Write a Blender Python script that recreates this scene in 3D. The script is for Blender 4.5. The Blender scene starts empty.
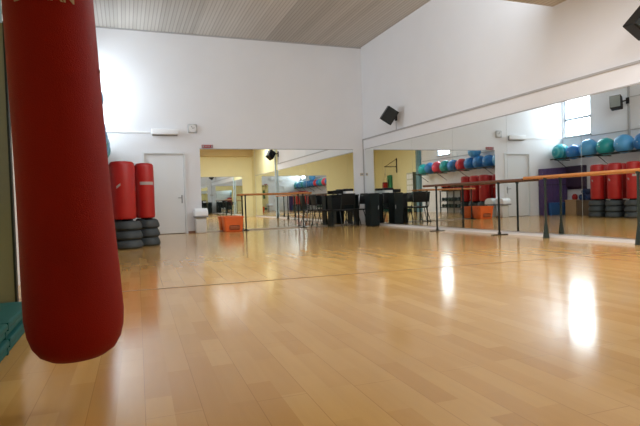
import bpy, bmesh, math, random
from mathutils import Vector, Matrix
random.seed(4)
S = bpy.context.scene
C = S.collection
PI = math.pi
# ------------------------------------------------------------------ camera
W, D, H, L = 6.594, 13.787, 5.14, 0.986      # right wall x, back wall y, ceiling z, left wall -x
RY, LC, LCY = -0.45, 3.74, 6.56              # rear wall y, low ceiling z, where the low ceiling starts
yaw, pitch, roll = (math.radians(a) for a in (20.57, -1.34, 1.835))
fw = Vector((math.sin(yaw)*math.cos(pitch), math.cos(yaw)*math.cos(pitch), math.sin(pitch)))
rt = Vector((math.cos(yaw), -math.sin(yaw), 0)); up = rt.cross(fw)
rt2 = math.cos(roll)*rt - math.sin(roll)*up; up2 = math.sin(roll)*rt + math.cos(roll)*up
cd = bpy.data.cameras.new('camera'); cam = bpy.data.objects.new('camera', cd); C.objects.link(cam)
cd.sensor_width = 36; cd.lens = 519*36/640; cd.clip_start = .05
M = Matrix((rt2, up2, -fw)).transposed().to_4x4(); M.translation = Vector((0, 0, .726)); cam.matrix_world = M
S.camera = cam
S.cycles.max_bounces = 16; S.cycles.glossy_bounces = 14; S.cycles.diffuse_bounces = 5   # facing mirrors
# ------------------------------------------------------------------ world, light, exposure
wd = bpy.data.worlds.new('sky'); S.world = wd; wd.use_nodes = True
bg = wd.node_tree.nodes['Background']; bg.inputs[0].default_value = (.75, .87, 1, 1); bg.inputs[1].default_value = 1.0
vs = S.view_settings; vs.view_transform = 'Standard'; vs.look = 'None'; vs.gamma = 1; vs.use_curve_mapping = False; vs.exposure = 0.09

def area(name, loc, sx, sy, power, rot, col=(.86, .93, 1)):
    l = bpy.data.lights.new(name, 'AREA'); l.shape = 'RECTANGLE'; l.size = sx; l.size_y = sy; l.energy = power; l.color = col
    o = bpy.data.objects.new(name, l); o.location = loc; o.rotation_euler = rot; C.objects.link(o); return o
# daylight entering by the two side windows, plus fill from an added clerestory
WIN = [(12.62, 13.70, 2.60, 4.15), (6.15, 7.15, 2.68, 3.66)]
area('daylight_side_window', (-L-.19, 13.16, 3.375), 1.55, 1.08, 108, (0, -PI/2, 0))
area('daylight_side_window', (-L-.19, 6.65, 3.17), .98, 1.0, 60, (0, -PI/2, 0))
area('fill_clerestory', (2.8, LCY-.16, 4.47), 6.6, .95, 122, (PI/2, 0, 0), (.95, .97, 1))  # invented source, evens out the light on the back wall

# ------------------------------------------------------------------ materials
def mat(name, col, rough=.5, metal=0, spec=.5, noise=0, nscale=8, bump=0, bscale=60, coat=0, emit=0):
    m = bpy.data.materials.new(name); m.use_nodes = True; nt = m.node_tree; b = nt.nodes['Principled BSDF']
    b.inputs['Roughness'].default_value = rough; b.inputs['Metallic'].default_value = metal
    b.inputs['Specular IOR Level'].default_value = spec; b.inputs['Coat Weight'].default_value = coat
    c = (*col, 1); b.inputs['Base Color'].default_value = c
    tc = nt.nodes.new('ShaderNodeTexCoord')
    if noise:
        n = nt.nodes.new('ShaderNodeTexNoise'); n.inputs['Scale'].default_value = nscale; n.inputs['Detail'].default_value = 4
        r = nt.nodes.new('ShaderNodeMixRGB'); r.inputs[1].default_value = tuple(x*(1-noise) for x in col)+(1,)
        r.inputs[2].default_value = tuple(min(1, x*(1+noise)) for x in col)+(1,)
        nt.links.new(tc.outputs['Object'], n.inputs['Vector']); nt.links.new(n.outputs['Fac'], r.inputs[0]); nt.links.new(r.outputs[0], b.inputs['Base Color'])
    if bump:
        n = nt.nodes.new('ShaderNodeTexNoise'); n.inputs['Scale'].default_value = bscale; n.inputs['Detail'].default_value = 3
        q = nt.nodes.new('ShaderNodeBump'); q.inputs['Strength'].default_value = bump; q.inputs['Distance'].default_value = .01
        nt.links.new(tc.outputs['Object'], n.inputs['Vector']); nt.links.new(n.outputs['Fac'], q.inputs['Height']); nt.links.new(q.outputs[0], b.inputs['Normal'])
    if emit:
        b.inputs['Emission Color'].default_value = c; b.inputs['Emission Strength'].default_value = emit
    return m

def math_node(nt, op, a, b=None):
    n = nt.nodes.new('ShaderNodeMath'); n.operation = op
    for i, v in enumerate((a, b)):
        if v is None: continue
        if isinstance(v, (int, float)): n.inputs[i].default_value = v
        else: nt.links.new(v, n.inputs[i])
    return n.outputs[0]

def floor_mat():
    m = mat('laminate_floor', (.6, .36, .17), .135, spec=.5); nt = m.node_tree; b = nt.nodes['Principled BSDF']
    tc = nt.nodes.new('ShaderNodeTexCoord'); mp = nt.nodes.new('ShaderNodeMapping')
    mp.inputs['Rotation'].default_value = (0, 0, PI/2+math.radians(1.2))
    nt.links.new(tc.outputs['Object'], mp.inputs['Vector'])
    def brick(w, h, c1, c2, mortar, off):
        k = nt.nodes.new('ShaderNodeTexBrick'); k.inputs['Scale'].default_value = 1; k.inputs['Brick Width'].default_value = w
        k.inputs['Row Height'].default_value = h; k.inputs['Color1'].default_value = c1; k.inputs['Color2'].default_value = c2
        k.inputs['Mortar'].default_value = (.25, .13, .055, 1); k.inputs['Mortar Size'].default_value = mortar; k.inputs['Mortar Smooth'].default_value = .3
        k.offset = off; k.offset_frequency = 2; k.squash = 1; nt.links.new(mp.outputs[0], k.inputs['Vector']); return k
    k1 = brick(.47, .0965, (.59, .325, .095, 1), (.70, .425, .145, 1), .0, .37)      # staves
    k2 = brick(1.30, .193, (1, 1, 1, 1), (.98, .98, .98, 1), .0016, .43)          # boards with joints
    k2.inputs['Mortar'].default_value = (.74, .66, .60, 1)
    g = nt.nodes.new('ShaderNodeTexNoise'); g.inputs['Scale'].default_value = 1; g.inputs['Detail'].default_value = 5
    mg = nt.nodes.new('ShaderNodeMapping'); mg.inputs['Scale'].default_value = (2, 24, 1)
    nt.links.new(mp.outputs[0], mg.inputs['Vector']); nt.links.new(mg.outputs[0], g.inputs['Vector'])
    r = nt.nodes.new('ShaderNodeValToRGB'); r.color_ramp.elements[0].position = .3; r.color_ramp.elements[0].color = (.965, .955, .945, 1)
    r.color_ramp.elements[1].position = .7; r.color_ramp.elements[1].color = (1.02, 1.02, 1.02, 1)
    nt.links.new(g.outputs['Fac'], r.inputs[0])
    a = nt.nodes.new('ShaderNodeMixRGB'); a.blend_type = 'MULTIPLY'; a.inputs[0].default_value = 1
    c = nt.nodes.new('ShaderNodeMixRGB'); c.blend_type = 'MULTIPLY'; c.inputs[0].default_value = 1
    nt.links.new(k1.outputs[0], a.inputs[1]); nt.links.new(k2.outputs[0], a.inputs[2])
    nt.links.new(a.outputs[0], c.inputs[1]); nt.links.new(r.outputs[0], c.inputs[2]); nt.links.new(c.outputs[0], b.inputs['Base Color'])
    return m

def ceiling_mat():
    m = mat('painted_boards', (.5, .48, .45), .8); nt = m.node_tree; b = nt.nodes['Principled BSDF']
    tc = nt.nodes.new('ShaderNodeTexCoord'); sp = nt.nodes.new('ShaderNodeSeparateXYZ'); nt.links.new(tc.outputs['Object'], sp.inputs[0])
    n = nt.nodes.new('ShaderNodeTexNoise'); n.inputs['Scale'].default_value = 1; n.inputs['Detail'].default_value = 4
    mp = nt.nodes.new('ShaderNodeMapping'); mp.inputs['Scale'].default_value = (3, .5, 1); nt.links.new(tc.outputs['Object'], mp.inputs[0]); nt.links.new(mp.outputs[0], n.inputs[0])
    q = math_node(nt, 'DIVIDE', sp.outputs[0], .085)
    w = nt.nodes.new('ShaderNodeTexWhiteNoise'); w.noise_dimensions = '1D'; nt.links.new(math_node(nt, 'FLOOR', q), w.inputs['W'])
    w2 = nt.nodes.new('ShaderNodeTexWhiteNoise'); w2.noise_dimensions = '1D'; nt.links.new(math_node(nt, 'FLOOR', math_node(nt, 'DIVIDE', sp.outputs[0], .93)), w2.inputs['W'])
    s = math_node(nt, 'ADD', math_node(nt, 'MULTIPLY', n.outputs['Fac'], .4), math_node(nt, 'MULTIPLY', w.outputs[0], .22))
    s = math_node(nt, 'ADD', s, math_node(nt, 'MULTIPLY', w2.outputs[0], .38))
    r = nt.nodes.new('ShaderNodeValToRGB'); r.color_ramp.elements[0].position = .15; r.color_ramp.elements[0].color = (.40, .37, .335, 1)
    r.color_ramp.elements[1].position = .85; r.color_ramp.elements[1].color = (.60, .57, .53, 1)
    g = math_node(nt, 'LESS_THAN', math_node(nt, 'FRACT', q), .22)
    x = nt.nodes.new('ShaderNodeMixRGB'); x.blend_type = 'MULTIPLY'; x.inputs[2].default_value = (.72, .70, .68, 1)
    nt.links.new(g, x.inputs[0]); nt.links.new(s, r.inputs[0]); nt.links.new(r.outputs[0], x.inputs[1]); nt.links.new(x.outputs[0], b.inputs['Base Color'])
    return m

def wall_mat(name, col):
    return mat(name, col, .75, noise=.035, nscale=1.3, bump=.12, bscale=25)

WHITE = wall_mat('white_wall_paint', (.785, .785, .81))
CREAM = wall_mat('cream_wall_paint', (.80, .775, .73))
YELLOW = wall_mat('yellow_wall_paint', (.82, .76, .45))
TAN = mat('tan_paint', (.62, .47, .22), .6)
FLOOR = floor_mat(); CEIL = ceiling_mat()
TEALP = mat('blue_green_steel_paint', (.13, .27, .32), .45, noise=.1)
DOORW = mat('white_door_paint', (.78, .80, .82), .4)
TRIMW = mat('white_trim', (.82, .82, .83), .45)
GREYT = mat('grey_conduit', (.42, .41, .41), .5)
ALU = mat('brushed_aluminium', (.75, .76, .78), .3, 1)
STEEL = mat('dull_threshold_steel', (.42, .29, .17), .35, .4)
MIRR = mat('mirror_glass', (.90, .93, .91), .012, 1)
BLACK = mat('black_plastic', (.006, .007, .008), .5, spec=.25)
BMETAL = mat('dark_green_grey_metal', (.012, .02, .02), .45, spec=.3)
DARKG = mat('dark_slate_board', (.007, .013, .014), .55, spec=.2)
GRILLE = mat('speaker_grille', (.012, .014, .014), .7, bump=.4, bscale=300)
GRILLE2 = mat('pale_grille', (.28, .31, .30), .6)
REDV = mat('red_vinyl', (.42, .012, .010), .42, noise=.12, nscale=6, bump=.08, bscale=40)
REDBAG = mat('red_bag_leatherette', (.23, .006, .002), .6, spec=.14, noise=.15, nscale=5, bump=.25, bscale=260)
BASEG = mat('charcoal_rubber', (.045, .055, .06), .6, noise=.1)
ORWOOD = mat('orange_varnished_wood', (.52, .21, .06), .35, noise=.2, nscale=12)
DKWOOD = mat('dark_varnished_wood', (.13, .055, .03), .35, noise=.2, nscale=12)
ORANGE = mat('orange_plastic', (.85, .16, .03), .4, noise=.08)
ORDARK = mat('brown_stain', (.38, .10, .03), .6, noise=.3, nscale=14)
TEALM = mat('teal_mat_vinyl', (.003, .09, .085), .6, spec=.2, noise=.12, bump=.1)
PURPLE = mat('purple_mat_vinyl', (.085, .045, .15), .55, noise=.1)
DPURPLE = mat('dark_purple_vinyl', (.045, .022, .055), .55, noise=.1)
BLUEM = mat('blue_mat_vinyl', (.02, .10, .30), .5, noise=.1)
NAVY = mat('navy_foam', (.02, .04, .14), .6)
CARD = mat('brown_cardboard', (.45, .30, .16), .8, noise=.1)
CARD2 = mat('dark_cardboard', (.16, .11, .07), .8, noise=.1)
WPLAST = mat('white_plastic', (.85, .86, .88), .35)
GPLAST = mat('grey_plastic', (.30, .31, .32), .5)
PAPER = mat('white_paper', (.85, .85, .84), .7)
REDSIGN = mat('red_sign', (.35, .02, .03), .5)
SILVER = mat('silver_print', (.42, .37, .36), .5)
GOLD = mat('cream_lettering', (.40, .29, .19), .6)
FACE = mat('clock_face', (.66, .65, .64), .4)
BEIGE = mat('beige_plastic', (.60, .50, .38), .5)
GREENR = mat('green_rubber', (.02, .05, .045), .5)
LGREEN = mat('green_vinyl', (.02, .20, .09), .45)
CHROME = mat('chrome', (.7, .7, .72), .15, 1)

def glass_mat():
    m = bpy.data.materials.new('window_glass'); m.use_nodes = True; nt = m.node_tree; nt.nodes.clear()
    o = nt.nodes.new('ShaderNodeOutputMaterial'); t = nt.nodes.new('ShaderNodeBsdfTransparent'); g = nt.nodes.new('ShaderNodeBsdfGlossy'); x = nt.nodes.new('ShaderNodeMixShader')
    g.inputs['Roughness'].default_value = .02; x.inputs[0].default_value = .05; t.inputs[0].default_value = (.95, .97, .97, 1)
    nt.links.new(t.outputs[0], x.inputs[1]); nt.links.new(g.outputs[0], x.inputs[2]); nt.links.new(x.outputs[0], o.inputs[0]); return m
GLASS = glass_mat()

# ------------------------------------------------------------------ mesh helpers
class MB:
    def __init__(s): s.bm = bmesh.new()
    def box(s, x0, x1, y0, y1, z0, z1, bev=0, rot=None):
        r = bmesh.ops.create_cube(s.bm, size=1)['verts']
        for v in r: v.co = Vector(((x0+x1)/2+v.co.x*(x1-x0), (y0+y1)/2+v.co.y*(y1-y0), (z0+z1)/2+v.co.z*(z1-z0)))
        if bev:
            es = list({e for v in r for e in v.link_edges})
            o = bmesh.ops.bevel(s.bm, geom=es, offset=bev, segments=3, affect='EDGES', profile=.5)
            r = list({v for f in o['faces'] for v in f.verts} | {v for v in r if v.is_valid})
        if rot:
            bmesh.ops.transform(s.bm, matrix=rot, verts=[v for v in r if v.is_valid])
        return s
    def tube(s, pts, r, n=10, caps=True):
        pts = [Vector(p) for p in pts]; rings = []
        for i, p in enumerate(pts):
            d = (pts[min(i+1, len(pts)-1)]-pts[max(i-1, 0)]).normalized()
            a = d.orthogonal().normalized() if i == 0 else (a-d*a.dot(d)).normalized()
            b = d.cross(a); rr = r[i] if isinstance(r, (list, tuple)) else r
            rings.append([s.bm.verts.new(p+a*math.cos(2*PI*k/n)*rr+b*math.sin(2*PI*k/n)*rr) for k in range(n)])
        for q, w in zip(rings, rings[1:]):
            for k in range(n): s.bm.faces.new((q[k], q[(k+1) % n], w[(k+1) % n], w[k]))
        if caps: s.bm.faces.new(rings[0][::-1]); s.bm.faces.new(rings[-1])
        return s
    def lathe(s, prof, n=32, c=(0, 0, 0), sx=1, sy=1, mtx=None):
        rings = []
        for (r, z) in prof:
            if r < 1e-5: rings.append([s.bm.verts.new((c[0], c[1], c[2]+z))])
            else: rings.append([s.bm.verts.new((c[0]+sx*r*math.cos(2*PI*k/n), c[1]+sy*r*math.sin(2*PI*k/n), c[2]+z)) for k in range(n)])
        for q, w in zip(rings, rings[1:]):
            for k in range(n):
                k2 = (k+1) % n
                if len(q) == 1 and len(w) == 1: continue
                if len(q) == 1: s.bm.faces.new((q[0], w[k2], w[k]))
                elif len(w) == 1: s.bm.faces.new((q[k], q[k2], w[0]))
                else: s.bm.faces.new((q[k], q[k2], w[k2], w[k]))
        if mtx: bmesh.ops.transform(s.bm, matrix=mtx, verts=[v for g in rings for v in g])
        return s
    def build(s, name, m, parent=None, smooth=False, loc=None, rot=None):
        bmesh.ops.recalc_face_normals(s.bm, faces=s.bm.faces)
        me = bpy.data.meshes.new(name); s.bm.to_mesh(me); s.bm.free(); me.materials.append(m)
        if smooth:
            for p in me.polygons: p.use_smooth = True
            me.set_sharp_from_angle(angle=math.radians(35))
        o = bpy.data.objects.new(name, me); C.objects.link(o)
        if parent: o.parent = parent
        if loc is not None: o.location = loc
        if rot is not None: o.rotation_euler = rot
        return o

def tag(o, label=None, cat=None, group=None, kind=None):
    if label: o['label'] = label
    if cat: o['category'] = cat
    if group: o['group'] = group
    if kind: o['kind'] = kind
    return o
def thing(name, label, cat, loc=(0, 0, 0), rz=0, group=None, rot=None):
    o = bpy.data.objects.new(name, None); o.empty_display_size = .1; C.objects.link(o); o.location = loc
    o.rotation_euler = rot or (0, 0, rz); return tag(o, label, cat, group)
def copy_tree(o, loc, rz=None, label=None, group=None, parent=None):
    c = o.copy(); C.objects.link(c)
    if parent: c.parent = parent
    if loc is not None: c.location = loc
    if rz is not None: c.rotation_euler = (0, 0, rz)
    if label: c['label'] = label
    if group: c['group'] = group
    for ch in list(o.children): copy_tree(ch, None, parent=c)
    return c
def struct(name, mb, m, parent=None):
    o = mb.build(name, m, parent)
    if not parent: o['kind'] = 'structure'
    return o

# ------------------------------------------------------------------ room shell
struct('floor', MB().box(-L-.2, W+.2, RY-.2, D+.2, -.1, 0), FLOOR)
struct('ceiling', MB().box(-L-.2, W+.2, LCY-.2, D+.2, H, H+.1), CEIL)
struct('ceiling_low', MB().box(-L-.2, W+.2, RY-.2, LCY, LC, LC+.1), CEIL)
# back wall with the doorway cut out
DL, DR, DH = .448, 1.508, 2.10
struct('wall_back', MB().box(-L-.2, DL, D, D+.2, 0, H).box(DR, W+.2, D, D+.2, 0, H).box(DL, DR, D, D+.2, DH, H), WHITE)
struct('wall_right', MB().box(W, W+.2, 4.7, D, 0, H), WHITE)
struct('wall_right_rear', MB().box(W, W+.2, RY, 4.7, 0, LC), YELLOW)
wl = MB()
ys = sorted(WIN)
def wall_with_windows(mb, y0, y1, z1, wins):
    y = y0
    for (a, b, z0, zt) in wins:
        mb.box(-L-.2, -L, y, a, 0, z1); mb.box(-L-.2, -L, a, b, 0, z0); mb.box(-L-.2, -L, a, b, zt, z1); y = b
    mb.box(-L-.2, -L, y, y1, 0, z1); return mb
struct('wall_left', wall_with_windows(wl, 4.7, D, H, ys), WHITE)
struct('wall_left_rear', MB().box(-L-.2, -L, RY, 4.7, 0, LC), YELLOW)
struct('wall_rear', MB().box(-L-.2, W+.2, RY-.2, RY, 0, LC), YELLOW)
# fascia above the low ceiling, with an unseen clerestory added to light the back wall
struct('wall_fascia', MB().box(-L, W, LCY-.1, LCY, LC+.1, 3.98).box(-L, W, LCY-.1, LCY, 4.96, H).box(-L, -.52, LCY-.1, LCY, 3.98, 4.96).box(6.12, W, LCY-.1, LCY, 3.98, 4.96), WHITE)
def window(name, y0, y1, z0, z1):
    f = MB(); x = -L-.07; t = .045
    f.box(x, x+.05, y0, y0+t, z0, z1).box(x, x+.05, y1-t, y1, z0, z1).box(x, x+.05, y0, y1, z0, z0+t).box(x, x+.05, y0, y1, z1-t, z1)
    zm = z0+(.60 if z1 > 4 else (z1-z0)*.5); f.box(x, x+.05, y0, y1, zm-.04, zm+.04)
    o = f.build(name, mat('window_frame_grey', (.45, .52, .60), .5)); o['kind'] = 'structure'
    MB().box(x+.02, x+.025, y0+t, y1-t, z0+t, z1-t).build('pane', GLASS, o)
    MB().box(-L-.01, -L+.05, y0-.03, y1+.03, z0-.03, z0).build('window_sill', GREYT, o)
window('window_1', *WIN[0]); window('window_2', *WIN[1])
f = MB(); 
for i in range(7): f.box(-.52+i*1.10, -.52+i*1.10+.04, LCY-.07, LCY-.02, 3.98, 4.96)
f.box(-.52, 6.12, LCY-.07, LCY-.02, 3.98, 4.02).box(-.52, 6.12, LCY-.07, LCY-.02, 4.92, 4.96)
o = f.build('added_clerestory', TRIMW); o['kind'] = 'structure'  # frame of the added clerestory, out of every view
MB().box(-.5, 6.1, LCY-.05, LCY-.045, 4.0, 4.94).build('pane', GLASS, o)
# door
dr = MB(); t = .05
dr.box(DL, DL+t, D-.02, D+.12, 0, DH).box(DR-t, DR, D-.02, D+.12, 0, DH).box(DL+t, DR-t, D-.02, D+.12, DH-t, DH)
d = dr.build('door_1', mat('door_frame_grey', (.72, .74, .76), .45)); d['kind'] = 'structure'
MB().box(DL+t+.004, DR-t-.004, D+.02, D+.065, .012, DH-t-.004, .003).build('door_leaf', DOORW, d)
h = MB().box(1.375, 1.405, D+.008, D+.02, .78, .99, .003).build('door_handle', GPLAST, d)
MB().tube([(1.39, D+.01, .92), (1.39, D-.045, .92), (1.29, D-.045, .92)], .010).build('lever', GPLAST, h, True)
MB().box(DL-.1, DR+.1, D+.14, D+.19, 0, DH+.1).build('door_backing', GPLAST, d)
# trims
struct('trim_1', MB().box(W-.03, W, 4.7, D-.002, 2.45, 2.485), GREYT)             # thin conduit line over the mirrors
struct('trim_2', MB().box(W-.012, W, 4.7, D-.002, 2.19, 2.455), WHITE)              # cream band over the mirrors
struct('trim_3', MB().box(W-.03, W, D-.035, D-.005, 0.0, 2.47), GREYT)             # corner conduit
struct('baseboard_back', MB().box(DR+.01, 1.86, D-.015, D, 0, .05), mat('brown_baseboard', (.28, .13, .09), .5))
struct('baseboard_right', MB().box(W-.045, W, .2, D-.04, 0, .045), TRIMW)
struct('trim_4', MB().box(-L, 0.7, D-.02, D, 2.575, 2.595), TRIMW)
struct('trim_5', MB().box(-L, -L+.025, 4.8, 12.6, 2.53, 2.555), GREYT)             # pipe on the left wall
struct('trim_6', MB().box(-L, -L+.05, 11.22, 11.27, 2.0, H), GREYT)
struct('trim_7', MB().box(-L, -L+.02, 7.2, 11.22, 3.50, 3.52), GREYT)
struct('trim_8', MB().box(3.2, W, RY, RY+.35, 3.26, LC), TAN)                       # boxed beam at the rear
struct('trim_9', MB().box(-L, W, D-.03, D, H-.03, H), GREYT)
struct('trim_10', MB().box(-3.72, 3.72, -.008, .008, 0, .003, rot=Matrix.Translation((W/2-L/2, 4.60, 0)) @ Matrix.Rotation(math.radians(-3.3), 4, 'Z')), STEEL)            # floor threshold strip
# steel post on the left, thin one on the right
o = MB().box(-L, -.845, 4.38, 4.70, 0, LC, .008).build('steel_column', TEALP); tag(o, 'blue-green painted steel column on the left wall beside the teal mats', 'column')
MB().tube([(-.915, 4.54, 0), (-.915, 4.54, .05)], .09).build('base_plate', TEALP, o)
o = thing('folding_screen', 'grey-green upright panel standing out from the left wall behind the teal mats', 'panel', (-L+.004, 4.24, 0))
MB().box(0, .235, -.025, .025, .06, 2.05, .004).build('panel_board', mat('grey_green_laminate', (.20, .22, .16), .5), o)
MB().box(.225, .240, -.03, .03, .05, 2.06, .003).build('edge_strip', BMETAL, o)
MB().box(.02, .20, -.09, .09, 0, .06, .006).build('foot', BMETAL, o)
o = thing('steel_pipe_post', 'thin pale blue post standing before the right mirrors near the camera', 'post', (W-.06, 4.50, 0))
MB().tube([(0, 0, .012), (0, 0, LC-.001)], .035, 12).build('pole', mat('pale_blue_paint', (.5, .62, .68), .4), o, True)
MB().box(-.08, .045, -.08, .08, 0, .012).build('base_plate', TEALP, o)

def fill_fixture(label, x, y, pw):  # unseen fixtures added to brighten the near floor and yellow rear walls
    r = thing('added_fill_light', label, 'fill light', (x, y, LC), 0, 'added fill tubes under the low ceiling')
    MB().box(-.62, .62, -.09, .09, -.05, 0, .006).build('housing', TRIMW, r)
    for dy in (-.045, .045): MB().tube([(-.6, dy, -.068), (.6, dy, -.068)], .014, 10).build('tube', mat('fill_tube', (1, .97, .9), emit=4), r)
    l = area('fill_glow', (x, y, LC-.09), 1.2, .16, pw, (0, 0, 0), (.95, .97, 1)); l.parent = r; l.location = (0, 0, -.09)
for x, y, sx in ((2.2, 5.3, 'left'), (4.2, 5.3, 'right')): fill_fixture('added fill tube under the front edge of the low ceiling, %s one' % sx, x, y, 50)
for x, y, sx in ((4.2, 2.9, 'left'), (5.7, 2.9, 'right')): fill_fixture('added fill tube deeper under the low ceiling, %s one' % sx, x, y, 50)

# ------------------------------------------------------------------ mirrors
MT = 2.172
def mirror(name, label, panels, axis):
    r = thing(name, label, 'mirror', panels[0][4])
    ox, oy, oz = panels[0][4]
    for (a, b, z0, z1, _) in panels:
        m = MB()
        if axis == 'b': m.box(a+.003-ox, b-.003-ox, D-.012-oy, D-.001-oy, z0, z1)
        elif axis == 'r': m.box(W-.012-ox, W-.001-ox, a+.003-oy, b-.003-oy, z0, z1)
        else: m.box(a+.003-ox, b-.003-ox, RY+.001-oy, RY+.012-oy, z0, z1)
        m.build('mirror_panel', MIRR, r)
    a0 = panels[0][0]; b0 = panels[-1][1]; z0, z1 = panels[0][2:4]
    for q in (0, 1):
        m = MB(); za, zb = (z1, z1+.018) if q == 0 else (max(z0-.02, 0), z0)
        if axis == 'b': m.box(a0-ox, b0-ox, D-.02-oy, D-.001-oy, za, zb)
        elif axis == 'r': m.box(W-.02-ox, W-.001-ox, a0-oy, b0-oy, za, zb)
        else: m.box(a0-ox, b0-ox, RY+.001-oy, RY+.02-oy, za, zb)
        m.build('top_rail' if q == 0 else 'bottom_rail', GREYT if q == 0 else ALU, r)
    return r
n = 3; a, b = 1.876, 6.253
mirror('wall_mirror', 'wide mirror of tall panels on the back wall behind the orange tub', [(a+(b-a)*i/n, a+(b-a)*(i+1)/n, .03, MT, (a, D, 0)) for i in range(n)], 'b')
edges = [.3, 2.4, 4.4, 6.05, 7.7, 9.37, 11.04, 12.6, 13.66]
mirror('wall_mirror', 'long mirror of tall panels running along the right wall', [(edges[i], edges[i+1], .066, MT, (W, .3, 0)) for i in range(8)], 'r')
mirror('wall_mirror', 'mirror on the yellow rear wall, seen only as a reflection', [(2.2, 4.1, .05, MT, (2.2, RY, 0)), (4.1, 6.04, .05, MT, 0)], 'f')

# ------------------------------------------------------------------ heavy bag hanging in front
bagroot = thing('punching_bag', 'large red heavy punching bag hanging close to the camera', 'punching bag', (-.268, 2.15, 2.45), rot=(0, math.radians(-2.1), 0))
prof = [(0, -2.29), (.06, -2.288), (.10, -2.278), (.132, -2.257), (.153, -2.225), (.166, -2.18), (.172, -2.12)]
prof += [(r_, -2.12+(.15*i)) for i, r_ in enumerate((.169, .164, .160, .157, .155, .154, .152, .151), 1)] + [(.149, -.86), (.145, -.835), (.12, -.825), (0, -.825)]
bagb = MB().lathe(prof, 56).build('bag_body', REDBAG, bagroot, True)
MB().lathe([(.149, 0), (.152, .003), (.152, .03), (.149, .033)], 48, c=(0, 0, -.885)).build('top_band', BLACK, bagroot, True)
for k in range(4):
    a = k*PI/2+.6; MB().tube([(.138*math.cos(a), .138*math.sin(a), -.84), (.02*math.cos(a), .02*math.sin(a), -.32)], .006, 6).build('chain', CHROME, bagroot)
MB().tube([(0, 0, -.33), (0, 0, 0)], .012, 8).build('swivel', CHROME, bagroot)
# lettering wrapped round the bag near its top
def text_mesh(s, size, depth=.0):
    cu = bpy.data.curves.new('t', 'FONT'); cu.body = s; cu.size = size; cu.align_x = 'CENTER'; cu.offset = size*.01; cu.extrude = depth; cu.resolution_u = 3
    o = bpy.data.objects.new('t', cu); C.objects.link(o); bpy.context.view_layer.update()
    me = bpy.data.meshes.new_from_object(o.evaluated_get(bpy.context.evaluated_depsgraph_get())); bpy.data.objects.remove(o); return me
me = text_mesh('DUMAN', .056, .001)
bm = bmesh.new(); bm.from_mesh(me)
bmesh.ops.subdivide_edges(bm, edges=[e for e in bm.edges if e.calc_length() > .02], cuts=2)
th0 = math.radians(-91)
for v in bm.verts:
    th = th0+v.co.x/.152; r = .1535+v.co.z; v.co = Vector((r*math.cos(th), r*math.sin(th), v.co.y-1.008))
bm.to_mesh(me); bm.free(); me.materials.append(GOLD)
o = bpy.data.objects.new('lettering', me); C.objects.link(o); o.parent = bagroot; o['label'] = 'cream capital letters printed near the top of the bag'
for k, zz in enumerate((-1.22,)):
    MB().lathe([(0, .004), (.005, .003), (.007, 0)], 12, mtx=Matrix.Translation((.157*math.cos(-.2), .157*math.sin(-.2), zz)) @ Matrix.Rotation(PI/2, 4, 'Y')).build('rivet', CHROME, bagroot)
br = thing('bag_bracket', 'black triangular wall bracket holding the heavy punching bag', 'bracket', (-L, 2.15, 2.5))
MB().box(0, .02, -.05, .05, -.35, .45).build('wall_plate', BLACK, br)
MB().tube([(.02, 0, -.02), (.78, 0, -.02)], .022, 8).build('arm', BLACK, br)
MB().tube([(.02, 0, .4), (.70, 0, 0.0)], .014, 8).build('brace', BLACK, br)

# teal mats, one on another by the left wall
for i in range(4):
    z0 = i*.041; sx = [0, .012, -.006, .008][i]
    o = thing('gym_mat', ['teal gym mat at the bottom of the stack on the floor at left', 'teal gym mat, second from the floor in the left stack', 'teal gym mat, just under the topmost of the left stack', 'teal gym mat on top of the stack at the left edge'][i], 'mat', (-.785, 2.40, z0), group='teal gym mats stacked on the floor')
    MB().box(-.19, .205+sx, -1.3+.02*i, 1.32-.015*i, 0.0005, .0385, .012).build('foam_body', TEALM, o, True)
    for yy in (-.4, .6): MB().box(-.15, .207+sx, yy-.015, yy+.015, .0, .0398).build('strap', TEALM, o)

# ------------------------------------------------------------------ freestanding boxing bags
def boxing_bag():
    r = thing('boxing_bag', 'x', 'punching bag', (0, 0, 0), group='red freestanding boxing bags on charcoal ribbed bases')
    for k in range(3):
        z = k*.162; rr = .226-.004*k
        MB().lathe([(0, z), (rr-.03, z), (rr, z+.03), (rr+.002, z+.06), (rr-.015, z+.11), (rr-.03, z+.14), (rr-.045, z+.155), (0, z+.1615)], 32).build('base_tier', BASEG, r, True)
    MB().lathe([(0, .48), (.09, .48), (.085, .51), (0, .515)], 20).build('neck', BLACK, r, True)
    MB().lathe([(0, .512), (.165, .515), (.182, .53), (.187, .56), (.189, 1.1), (.188, 1.45), (.180, 1.485), (.158, 1.51), (.11, 1.52), (0, 1.522)], 40, c=(-.05, 0, 0)).build('bag', REDV, r, True)
    return r
bb = boxing_bag()
def patch(parent, ang, half, z0, z1, R=.1905, slant=.0, label=None):
    bm = bmesh.new(); n = 10; vs_ = []
    for i in range(n+1):
        t = ang-half+2*half*i/n; dz = slant*(i/n-.5)
        vs_.append([bm.verts.new((rr*math.cos(t), rr*math.sin(t), z+dz)) for rr, z in ((R, z0), (R, z1), (R-.004, z1), (R-.004, z0))])
    for a_, b_ in zip(vs_, vs_[1:]):
        for k in range(4): bm.faces.new((a_[k], b_[k], b_[(k+1) % 4], a_[(k+1) % 4]))
    bm.faces.new(vs_[0]); bm.faces.new(vs_[-1][::-1])
    m = MB(); m.bm.free(); m.bm = bm; o = m.build('emblem', SILVER, parent, loc=(-.05, 0, 0))
    if label: o['label'] = label
    return o
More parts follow.
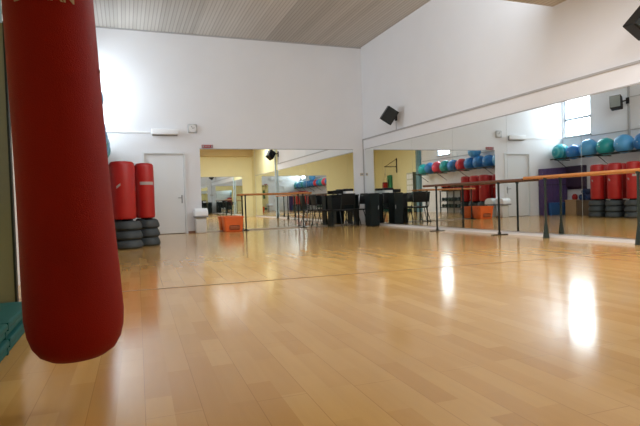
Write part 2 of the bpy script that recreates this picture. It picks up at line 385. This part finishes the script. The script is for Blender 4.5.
spots = [(.40, 10.10, 'right of the two bags nearest the camera, silver band on it'), (.03, 9.68, 'nearest the camera, beside the hanging bag'),
         (.39, 10.68, 'second in the outer row, behind the silver-banded one'), (.39, 11.24, 'last in the outer row, seen in the right mirror'),
         (-.07, 10.32, 'second in the row by the left wall'), (-.08, 10.88, 'third in the row by the left wall'), (-.08, 11.44, 'last in the row by the left wall')]
bags = [bb] + [copy_tree(bb, None, label='x') for _ in spots[1:]]
for i, (o, (x, y, s)) in enumerate(zip(bags, spots)):
    o.location = (x, y, 0); o['label'] = 'red freestanding boxing bag '+s
    o.scale = [(.88, .88, 1), (1.12, 1.12, 1)][i] if i < 2 else (1, 1, 1)
    a = math.radians(-82)
    if i == 0: patch(o, a+.12, .8, 1.12, 1.175, label='silver printed band')
    elif i == 1: patch(o, a-.45, .16, 1.07, 1.11, slant=.05, label='small silver emblem')
    patch(o, math.radians(5), .15, 1.03, 1.08, slant=.03, label='small silver emblem')

# ------------------------------------------------------------------ ball shelf on the left wall
sh = thing('ball_shelf', 'long dark shelf carrying exercise balls on the left wall', 'shelf', (-L, 9.4, 1.85))
MB().box(.24, .28, -4.3, 4.3, 0, .035).build('back_rail', BMETAL, sh)
MB().box(.60, .64, -4.3, 4.3, 0, .035).build('front_rail', BMETAL, sh)
for yy in (-4.1, -2.5, -.8, .9, 2.5, 4.1):
    MB().box(0, .64, yy-.015, yy+.015, -.03, 0).tube([(.01, yy, -.35), (.52, yy, -.03)], .012, 8).build('bracket', BMETAL, sh)
BALLC = {'teal': (.02, .42, .45), 'blue': (.03, .20, .52), 'light blue': (.10, .38, .70), 'green': (.02, .34, .35), 'pink': (.75, .06, .12), 'red': (.62, .03, .05)}
BM = {k: mat(k.replace(' ', '_')+'_ball_rubber', c, .3) for k, c in BALLC.items()}
def striped():
    m = mat('striped_ball_rubber', (.02, .4, .4), .35); nt = m.node_tree; tc = nt.nodes.new('ShaderNodeTexCoord'); sp = nt.nodes.new('ShaderNodeSeparateXYZ')
    nt.links.new(tc.outputs['Object'], sp.inputs[0]); s = math_node(nt, 'SINE', math_node(nt, 'MULTIPLY', sp.outputs[0], 62))
    r = nt.nodes.new('ShaderNodeValToRGB'); r.color_ramp.elements[0].position = .35; r.color_ramp.elements[0].color = (.01, .30, .36, 1); r.color_ramp.elements[1].position = .65; r.color_ramp.elements[1].color = (.12, .48, .50, 1)
    nt.links.new(s, r.inputs[0]); nt.links.new(r.outputs[0], nt.nodes['Principled BSDF'].inputs['Base Color']); return m
BM['striped teal'] = striped()
balls = [(13.44, .275, 'striped teal', 'at the corner end of the shelf'), (12.90, .24, 'blue', 'second from the corner end'), (12.32, .285, 'light blue', 'left of the green one near the corner'), (11.70, .27, 'green', 'near the pole, corner half of the shelf'),
         (11.08, .28, 'light blue', 'right beside the left wall pole'), (10.46, .27, 'blue', 'over the boxing bags'), (9.86, .28, 'blue', 'under one side of the raised ball'), (9.26, .27, 'blue', 'under the other side of the raised ball'),
         (8.66, .27, 'red', 'next to the raised ball pair'), (8.05, .27, 'blue', 'between the red and green balls'), (7.45, .28, 'green', 'beside the pink ball'), (6.83, .28, 'pink', 'between green and blue balls'), (6.20, .28, 'blue', 'next to the camera end'), (5.6, .27, 'teal', 'at the camera end of the shelf')]
def ball(x, y, z, r, c, s):
    pr = [(r*math.sin(PI*i/24), -r*math.cos(PI*i/24)) for i in range(25)]; pr[0] = (0, -r); pr[-1] = (0, r)
    o = MB().lathe(pr, 36).build('exercise_ball', BM[c], None, True, (x, y, z)); tag(o, '%s exercise ball %s' % (c, s), 'exercise ball', 'exercise balls on the wall shelf')
    MB().lathe([(0, .006), (.012, .004), (.014, 0)], 12, c=(0, 0, 0), mtx=Matrix.Translation((r-.002, 0, 0)) @ Matrix.Rotation(PI/2, 4, 'Y')).build('valve', WPLAST, o, True)
SX = -L+.42
for y, r, c, s in balls:
    ball(SX+.025, y, 1.885+math.sqrt(max(r*r-.18*.18, 0))+.004, r, c, s)
r1 = .29; z1 = 1.889+math.sqrt(.275**2-.0324)
ball(SX+.03, 9.56, z1+math.sqrt(.555**2-.3**2)+.012, .27, 'light blue', 'raised on top of two others')

# left-wall loudspeaker
def speaker(label, loc, rot, grille, g=None):
    r = thing('loudspeaker', label, 'speaker', loc, rot=rot)
    MB().box(-.15, .15, -.13, .13, -.19, .19, .012).build('enclosure', BLACK, r)
    MB().box(-.135, .135, -.142, -.128, -.175, .175, .004).build('grille', grille, r)
    o = MB().tube([(0, .13, 0), (0, .19, 0)], .02, 8).build('mount', BLACK, r)
    return r
def world_part(mb, name, m, r):
    o = mb.build(name, m, r); o.matrix_parent_inverse = Matrix.LocRotScale(r.location, r.rotation_euler, None).inverted(); return o
r = speaker('black loudspeaker with pale grille on the left wall pole', (-.62, 11.38, 3.36), (math.radians(-12), math.radians(4), math.radians(62)), GRILLE2)
world_part(MB().tube([(-.90, 11.245, 3.42), (-.76, 11.31, 3.39)], .02, 8).box(-.934, -.90, 11.2, 11.29, 3.32, 3.5), 'speaker_bracket', BLACK, r)
def wall_speaker(label, loc, rot, wy):
    r = speaker(label, loc, rot, GRILLE)
    world_part(MB().box(W-.03, W, wy-.04, wy+.04, loc[2]-.10, loc[2]+.14).tube([(W-.02, wy, loc[2]+.05), (W-.12, wy-.03, loc[2]+.03), (loc[0]+.08, loc[1]+.05, loc[2])], .022, 8), 'speaker_bracket', BLACK, r)
    world_part(MB().tube([(W-.015, wy, loc[2]-.1), (W-.015, wy, 2.49)], .008, 6), 'cable', GREYT, r)
wall_speaker('black loudspeaker tilted on the right wall near the back corner', (6.30, 11.62, 2.815), (math.radians(14), math.radians(33), math.radians(-12)), 11.78)
wall_speaker('black loudspeaker cut by the right edge of the photo', (6.27, 4.72, 2.88), (math.radians(14), math.radians(38), math.radians(-12)), 4.88)

# ------------------------------------------------------------------ corner clutter seen in the right mirror
for i in range(5):
    x = -.84+i*.215
    o = thing('folded_mat', 'purple folded mat standing on end, '+['in the corner', 'second from the corner', 'middle of the five', 'fourth from the corner', 'nearest the door'][i], 'mat', (x, 13.66, 0), group='purple mats standing against the back wall')
    MB().box(-.102, -.001, -.09, .10, 0, 1.60-.012*i, .012).box(.001, .102, -.09, .10, 0, 1.60-.012*i, .012).build('foam_body', PURPLE, o, True)
    MB().box(-.10, .10, -.094, .104, 1.0, 1.03).build('strap', DPURPLE, o)
o = thing('crash_mat', 'blue mat lying on its edge before the purple mats', 'mat', (-.42, 13.46, 0)); MB().box(-.40, .38, -.055, .055, 0, .42, .015).build('foam_body', BLUEM, o, True); MB().box(-.06, .06, -.062, .06, .34, .37).build('handle', NAVY, o)
o = thing('hanging_mat', 'dark purple folded mat hung on the left wall above the boxes', 'mat', (-L+.06, 13.18, 1.62)); MB().box(-.055, .0, -.38, .38, -.78, 0, .01).box(.002, .055, -.38, .38, -.70, 0, .01).build('foam_body', DPURPLE, o, True)
for yy in (-.3, .3): MB().lathe([(.012, 0), (.022, 0), (.022, .01), (.012, .01)], 12, mtx=Matrix.Translation((.055, yy, -.04)) @ Matrix.Rotation(PI/2, 4, 'Y')).build('eyelet', CHROME, o)
def carton(label, x0, x1, y0, y1, h, m):
    o = thing('storage_box', label, 'box', ((x0+x1)/2, (y0+y1)/2, 0)); a = (x1-x0)/2; b = (y1-y0)/2
    MB().box(-a, a, -b, b, 0, h-.03, .006).build('body', m, o); MB().box(-a-.008, a+.008, -b-.008, b+.008, h-.05, h, .004).build('lid', m, o)
    return o
carton('tan wooden storage box by the left wall near the corner', -.92, -.50, 12.80, 13.25, .50, CARD)
carton('dark brown storage box beside the tan one', -.92, -.45, 12.22, 12.74, .48, CARD2)
tag(MB().lathe([(0, 0), (.07, 0), (.09, .05), (.085, .13), (.045, .18), (0, .19)], 20).build('red_ball_bag', REDV, None, True, (-.68, 13.02, .5)), 'small red ball bag on the tan storage box', 'bag')
for i, (yy, zz) in enumerate([(12.35, .575), (12.57, .575), (12.46, .745)]):
    o = thing('foam_roller', 'navy foam roller on the dark box, '+['left of the pair below', 'right of the pair below', 'resting on the other two'][i], 'foam roller', (-.70, yy, zz), group='navy foam rollers on the dark box')
    R_ = Matrix.Rotation(PI/2, 4, 'Y')
    MB().lathe([(.035, -.24), (.095, -.24), (.095, .24), (.035, .24)], 24, mtx=R_).build('foam', NAVY, o, True); MB().lathe([(.028, -.245), (.036, -.245), (.036, .245), (.028, .245)], 20, mtx=R_).build('core', BLUEM, o, True)

# dumbbell rack further down the left wall
rk = thing('dumbbell_rack', 'dark metal rack of dumbbells against the left wall', 'rack', (-.74, 8.0, 0))
for yy in (-1.05, 0, 1.05): MB().box(-.21, -.17, yy-.02, yy+.02, 0, 1.0).box(.16, .20, yy-.02, yy+.02, 0, 1.0).build('upright', BMETAL, rk)
for z in (.22, .52, .97): MB().box(-.21, .20, -1.1, 1.1, z, z+.03).build('shelf_board', BMETAL, rk)
def dumbbell():
    r = thing('dumbbell', 'x', 'dumbbell'); 
    MB().tube([(-.14, 0, 0), (.14, 0, 0)], .016, 10).build('handle_bar', CHROME, r, True)
    for s in (-1, 1): MB().lathe([(0, 0), (.07, 0), (.078, .012), (.078, .075), (.07, .09), (0, .09)], 6, mtx=Matrix.Translation((.05 if s > 0 else -.14, 0, 0)) @ Matrix.Rotation(PI/2, 4, 'Y')).build('weight_head', GREENR, r)
    return r
db = dumbbell(); first = True
for z in (.25, .55):
    for k in range(9):
        o = db if first else copy_tree(db, None); first = False
        o.location = (-.75, 8-.96+k*.24, z+.069); o.rotation_euler = (0, 0, 0); o['group'] = 'dark green dumbbells on the %s rack shelf' % ('lower' if z < .4 else 'upper')
        o['label'] = 'dark green dumbbell on the %s rack shelf, %s from the camera end' % ('lower' if z < .4 else 'upper', ['first', 'second', 'third', 'fourth', 'fifth', 'sixth', 'seventh', 'eighth', 'ninth'][k])
for k in range(3):
    for j in range(2):
        o = thing('aerobic_step', 'red aerobic step on the rack top, %s of the %s pair' % (['lower', 'upper'][j], ['camera-side', 'middle', 'far'][k]), 'step platform', (-.75, 7.3+k*.68, 1.0+j*.125), group='red aerobic steps on top of the rack')
        MB().box(-.19, .19, -.31, .31, .06, .12, .02).build('platform', REDV, o, True)
        for s in (-1, 1): MB().box(-.17, .17, s*.22-.05, s*.22+.05, 0, .062, .01).build('foot', BLACK, o)
o = thing('notice_board', 'pale grey wall cabinet with small squares on the yellow rear part of the left wall', 'cabinet', (-L+.004, 3.75, 1.45))
MB().box(0, .10, -.40, .40, -.7, .6).build('body', mat('pale_green_grey', (.55, .58, .48), .5), o)
for a_ in range(3):
    for b_ in range(4): MB().box(.10, .112, -.34+a_*.24, -.14+a_*.24, -.62+b_*.3, -.38+b_*.3, .004).build('locker_door', WPLAST, o)
o = thing('kick_shield', 'green kick shield hung on the left wall beside the heavy bag', 'kick shield', (-L+.08, 1.45, 1.6))
MB().box(-.075, .07, -.2, .2, -.45, .45, .03).build('pad', LGREEN, o, True); MB().box(.07, .09, -.03, .03, -.2, .2).build('strap', BLACK, o)

# ------------------------------------------------------------------ on and by the back wall
o = thing('emergency_light', 'white oblong emergency light fixed on the wall above the door', 'light fixture', (1.02, D, 2.59))
MB().box(-.33, .33, -.13, -.06, -.065, .085, .02).build('diffuser', WPLAST, o, True); MB().box(-.31, .31, -.065, 0, -.08, .06, .008).build('housing', GPLAST, o)
o = thing('wall_clock', 'round-cornered grey wall clock between door and mirror', 'clock', (1.715, D-.022, 2.705))
MB().box(-.115, .115, -.018, .021, -.115, .115, .03).build('case', mat('clock_case_grey', (.5, .5, .5), .4), o, True)
MB().lathe([(0, 0), (.095, 0), (.095, .004), (0, .004)], 32, mtx=Matrix.Translation((0, -.0175, 0)) @ Matrix.Rotation(PI/2, 4, 'X')).build('face', FACE, o)
MB().box(-.004, .004, -.026, -.0225, 0, .075, rot=Matrix.Rotation(math.radians(-28), 4, 'Y')).build('minute_hand', BLACK, o)
MB().box(-.005, .005, -.026, -.0225, 0, .055, rot=Matrix.Rotation(math.radians(75), 4, 'Y')).build('hour_hand', BLACK, o)
o = thing('small_sign', 'small dark red sign on the top left corner of the back mirror', 'sign', (2.08, D, 2.245))
MB().box(-.145, .145, -.035, 0, -.04, .04).build('plate', REDSIGN, o)
for a_, b_ in ((-.135, -.085), (.095, .135)): MB().box(a_, b_, -.037, -.034, -.028, .028).build('end_mark', GPLAST, o)
for k in range(4): MB().box(-.06+k*.035, -.04+k*.035, -.037, -.034, -.018, .018).build('print_mark', SILVER, o)
for (x, y, s) in ((W-.145, D, 'on the back wall side of the corner'), (0, 0, '')):
    if s:
        o = thing('wall_socket', 'small beige junction box by the corner conduit between the mirrors', 'socket', (x+.06, D, 1.46)); MB().box(-.05, .05, -.035, 0, -.04, .04, .008).build('housing', BEIGE, o); MB().box(-.03, .03, -.039, -.034, -.02, .02).build('cover', GPLAST, o)
# white pedestal bin
o = thing('pedal_bin', 'white bin with a domed lid beside the left end of the back mirror', 'bin', (1.81, 13.52, 0))
MB().box(-.135, .125, -.12, .12, 0, .40, .02).build('body', mat('bin_body_white', (.70, .71, .70), .4), o, True)
MB().box(-.165, .165, -.20, .20, .40, .445, .015).build('rim', GPLAST, o, True)
m = MB(); n = 14; pr = []
ring = []
for i in range(n+1):
    t = PI*i/n; yy = -.20*math.cos(t); zz = .445+.185*math.sin(t)**.6; ring.append((yy, zz))
va = [m.bm.verts.new((-.16, y, z)) for y, z in ring]; vb = [m.bm.verts.new((.16, y, z)) for y, z in ring]
for i in range(n): m.bm.faces.new((va[i], va[i+1], vb[i+1], vb[i]))
m.bm.faces.new(va); m.bm.faces.new(vb[::-1]); m.bm.faces.new((va[0], vb[0], vb[-1], va[-1]))
m.build('domed_lid', WPLAST, o, True)
# orange tub
o = thing('storage_tub', 'orange plastic tub on the floor against the back mirror', 'tub', (2.62, 13.50, 0)); o.scale = (.92, 1, 1)
m = MB(); rim = []
def ring_(z, hx, hy, k=.06):
    pts = []
    for cx, cy, a0 in ((hx-k, hy-k, 0), (-hx+k, hy-k, PI/2), (-hx+k, -hy+k, PI), (hx-k, -hy+k, 1.5*PI)):
        for j in range(5): a = a0+j*PI/8; pts.append(m.bm.verts.new((cx+k*math.cos(a), cy+k*math.sin(a), z)))
    return pts
rs = [ring_(0, .235, .17), ring_(.02, .25, .19), ring_(.20,   .265, .205), ring_(.355, .28, .215), ring_(.355, .295, .23), ring_(.395, .295, .23), ring_(.395, .27, .205), ring_(.03, .24, .175)]
for a_, b_ in zip(rs, rs[1:]):
    for k in range(20): m.bm.faces.new((a_[k], a_[(k+1) % 20], b_[(k+1) % 20], b_[k]))
m.bm.faces.new(rs[0][::-1]); m.bm.faces.new(rs[-1]); m.build('tub_body', ORANGE, o, True)
MB().box(-.14, .16, -.215, -.19, .05, .17, .03).build('label_patch', ORDARK, o, True)
for s in (-1, 1): MB().box(s*.28-.012, s*.28+.012, -.06, .06, .30, .36, .008).build('handle', ORANGE, o)
MB().box(-.25, .25, -.19, .19, .28, .35, .03).build('towel', REDV, o, True)['label'] = 'red cloth inside the tub'

# ------------------------------------------------------------------ ballet barres
def barre(label, x0, y0, x1, y1, e0, e1, wood, foot, h=1.0, pm=BMETAL):
    a = Vector((x0, y0, 0)); b = Vector((x1, y1, 0)); d = (b-a).normalized(); ang = math.atan2(d.y, d.x); Lb = (b-a).length
    r = thing('ballet_barre', label, 'ballet barre', a, ang)
    MB().tube([(-e0, 0, h), (-e0+.01, 0, h), (Lb+e1, 0, h)], .026, 12).build('rail', wood, r, True)
    for x in (0, Lb):
        p = MB().tube([(x, 0, .012), (x, 0, h-.027)], .019, 12).build('post', pm, r, True)
        if foot == 'plate': MB().box(x-.04, x+.04, -.17, .17, 0, .014, .004).tube([(x, 0, .01), (x, 0, .05)], .03, 10).build('foot_plate', pm, r)
        else: MB().lathe([(0, 0), (.052, 0), (.05, .02), (.040, .10), (.029, .2), (.021, .26), (0, .26)], 20, c=(x, 0, 0)).build('bell_foot', pm, r, True)
        MB().lathe([(0, 0), (.03, 0), (.03, .03), (0, .03)], 12, c=(x, 0, h-.045)).build('collar', pm, r, True)
    return r
barre('free-standing barre with orange rail before the back mirror', 2.99, 13.57, 4.60, 13.57, .14, .26, ORWOOD, 'plate', .955)
barre('dark-railed barre between the right mirror posts, further from the camera', 6.25, 9.53, 6.37, 7.70, .45, .57, DKWOOD, 'plate', .975)
barre('barre with bright orange rail nearest the camera by the right mirror', 6.42, 6.63, 6.43, 5.0, .47, .25, ORWOOD, 'bell', 1.0, mat('grey_green_metal', (.025, .038, .034), .45, spec=.3))

# ------------------------------------------------------------------ desk corner
dk = thing('desk', 'black office desk in the back right corner between the mirrors', 'desk', (5.80, 13.54, 0))
MB().box(-.44, .42, -.17, .19, .84, .875, .004).build('desk_top', DARKG, dk)
MB().box(-.41, .39, .15, .17, .42, .84).build('modesty_panel', DARKG, dk)
for x in (-.42, .38): MB().box(x, x+.03, -.15, .17, .0, .84).build('side_panel', DARKG, dk)
MB().box(-.385, -.05, -.14, .14, .42, .835, .004).build('drawer', BLACK, dk)
cb = thing('cabinet', 'narrow dark slate cabinet standing by the right mirror, beside the desk', 'cabinet', (6.225, 12.62, 0))
MB().box(-.135, .135, -.20, .12, .02, .86, .004).build('body', DARKG, cb); MB().box(-.14, .14, -.205, .125, .86, .885, .003).build('top', DARKG, cb)
MB().box(-.12, .12, -.18, .10, 0, .02).build('plinth', BLACK, cb); MB().box(-.125, .125, -.212, -.2, .04, .84, .003).build('door', DARKG, cb); MB().box(.09, .105, -.225, -.212, .45, .55).build('handle', GPLAST, cb)
def chair(label, loc, rz):
    r = thing('office_chair', label, 'chair', loc, rz, 'black stacking chairs round the desk')     # faces +Y
    MB().box(-.22, .22, -.21, .21, .44, .475, .015).build('seat', BLACK, r, True)
    bk = MB()
    bk.box(-.21, .21, -.015, .015, -.15, .15, .012, rot=Matrix.Translation((0, -.25, .75)) @ Matrix.Rotation(math.radians(9), 4, 'X')); bk.build('backrest', BLACK, r, True)
    for s in (-1, 1):
        MB().tube([(s*.20, -.17, .45), (s*.21, -.22, .5), (s*.20, -.27, .86)], .012, 8).build('back_frame', BMETAL, r, True)
        MB().tube([(s*.19, .17, .45), (s*.22, .24, 0)], .012, 8).build('leg', BMETAL, r, True)
        MB().tube([(s*.19, -.14, .45), (s*.22, -.27, 0)], .012, 8).build('leg', BMETAL, r, True)
    return r
c0 = chair('black stacking chair left of the desk, side-on to the camera', (5.07, 13.30, 0), math.radians(-90))
copy_tree(c0, (5.47, 12.78, 0), math.radians(8), 'black stacking chair in front of the desk with its back to the camera')
copy_tree(c0, (5.97, 13.10, 0), math.radians(92), 'black stacking chair between desk and narrow cabinet, turned sideways')
o = thing('computer_monitor', 'black computer monitor standing on the office desk', 'monitor', (5.66, 13.58, .875), math.radians(5))
MB().box(-.16, .16, -.015, .02, .03, .13, .006).build('screen', BLACK, o); MB().box(-.09, .09, -.08, .08, 0, .015).build('stand', BLACK, o); MB().box(-.02, .02, .01, .03, .015, .1).build('neck', BLACK, o)
o = MB().box(-.13, .11, -.1, .1, 0, .10, .01).build('paper_stack', PAPER, None, False, (5.97, 13.52, .875)); tag(o, 'stack of white papers lying on the office desk', 'papers')
o = MB().box(-.16, .14, -.08, .08, 0, .07, .03).build('dark_folder', BLACK, None, False, (5.95, 13.52, .975)); tag(o, 'black bag lying on top of the white papers', 'bag')
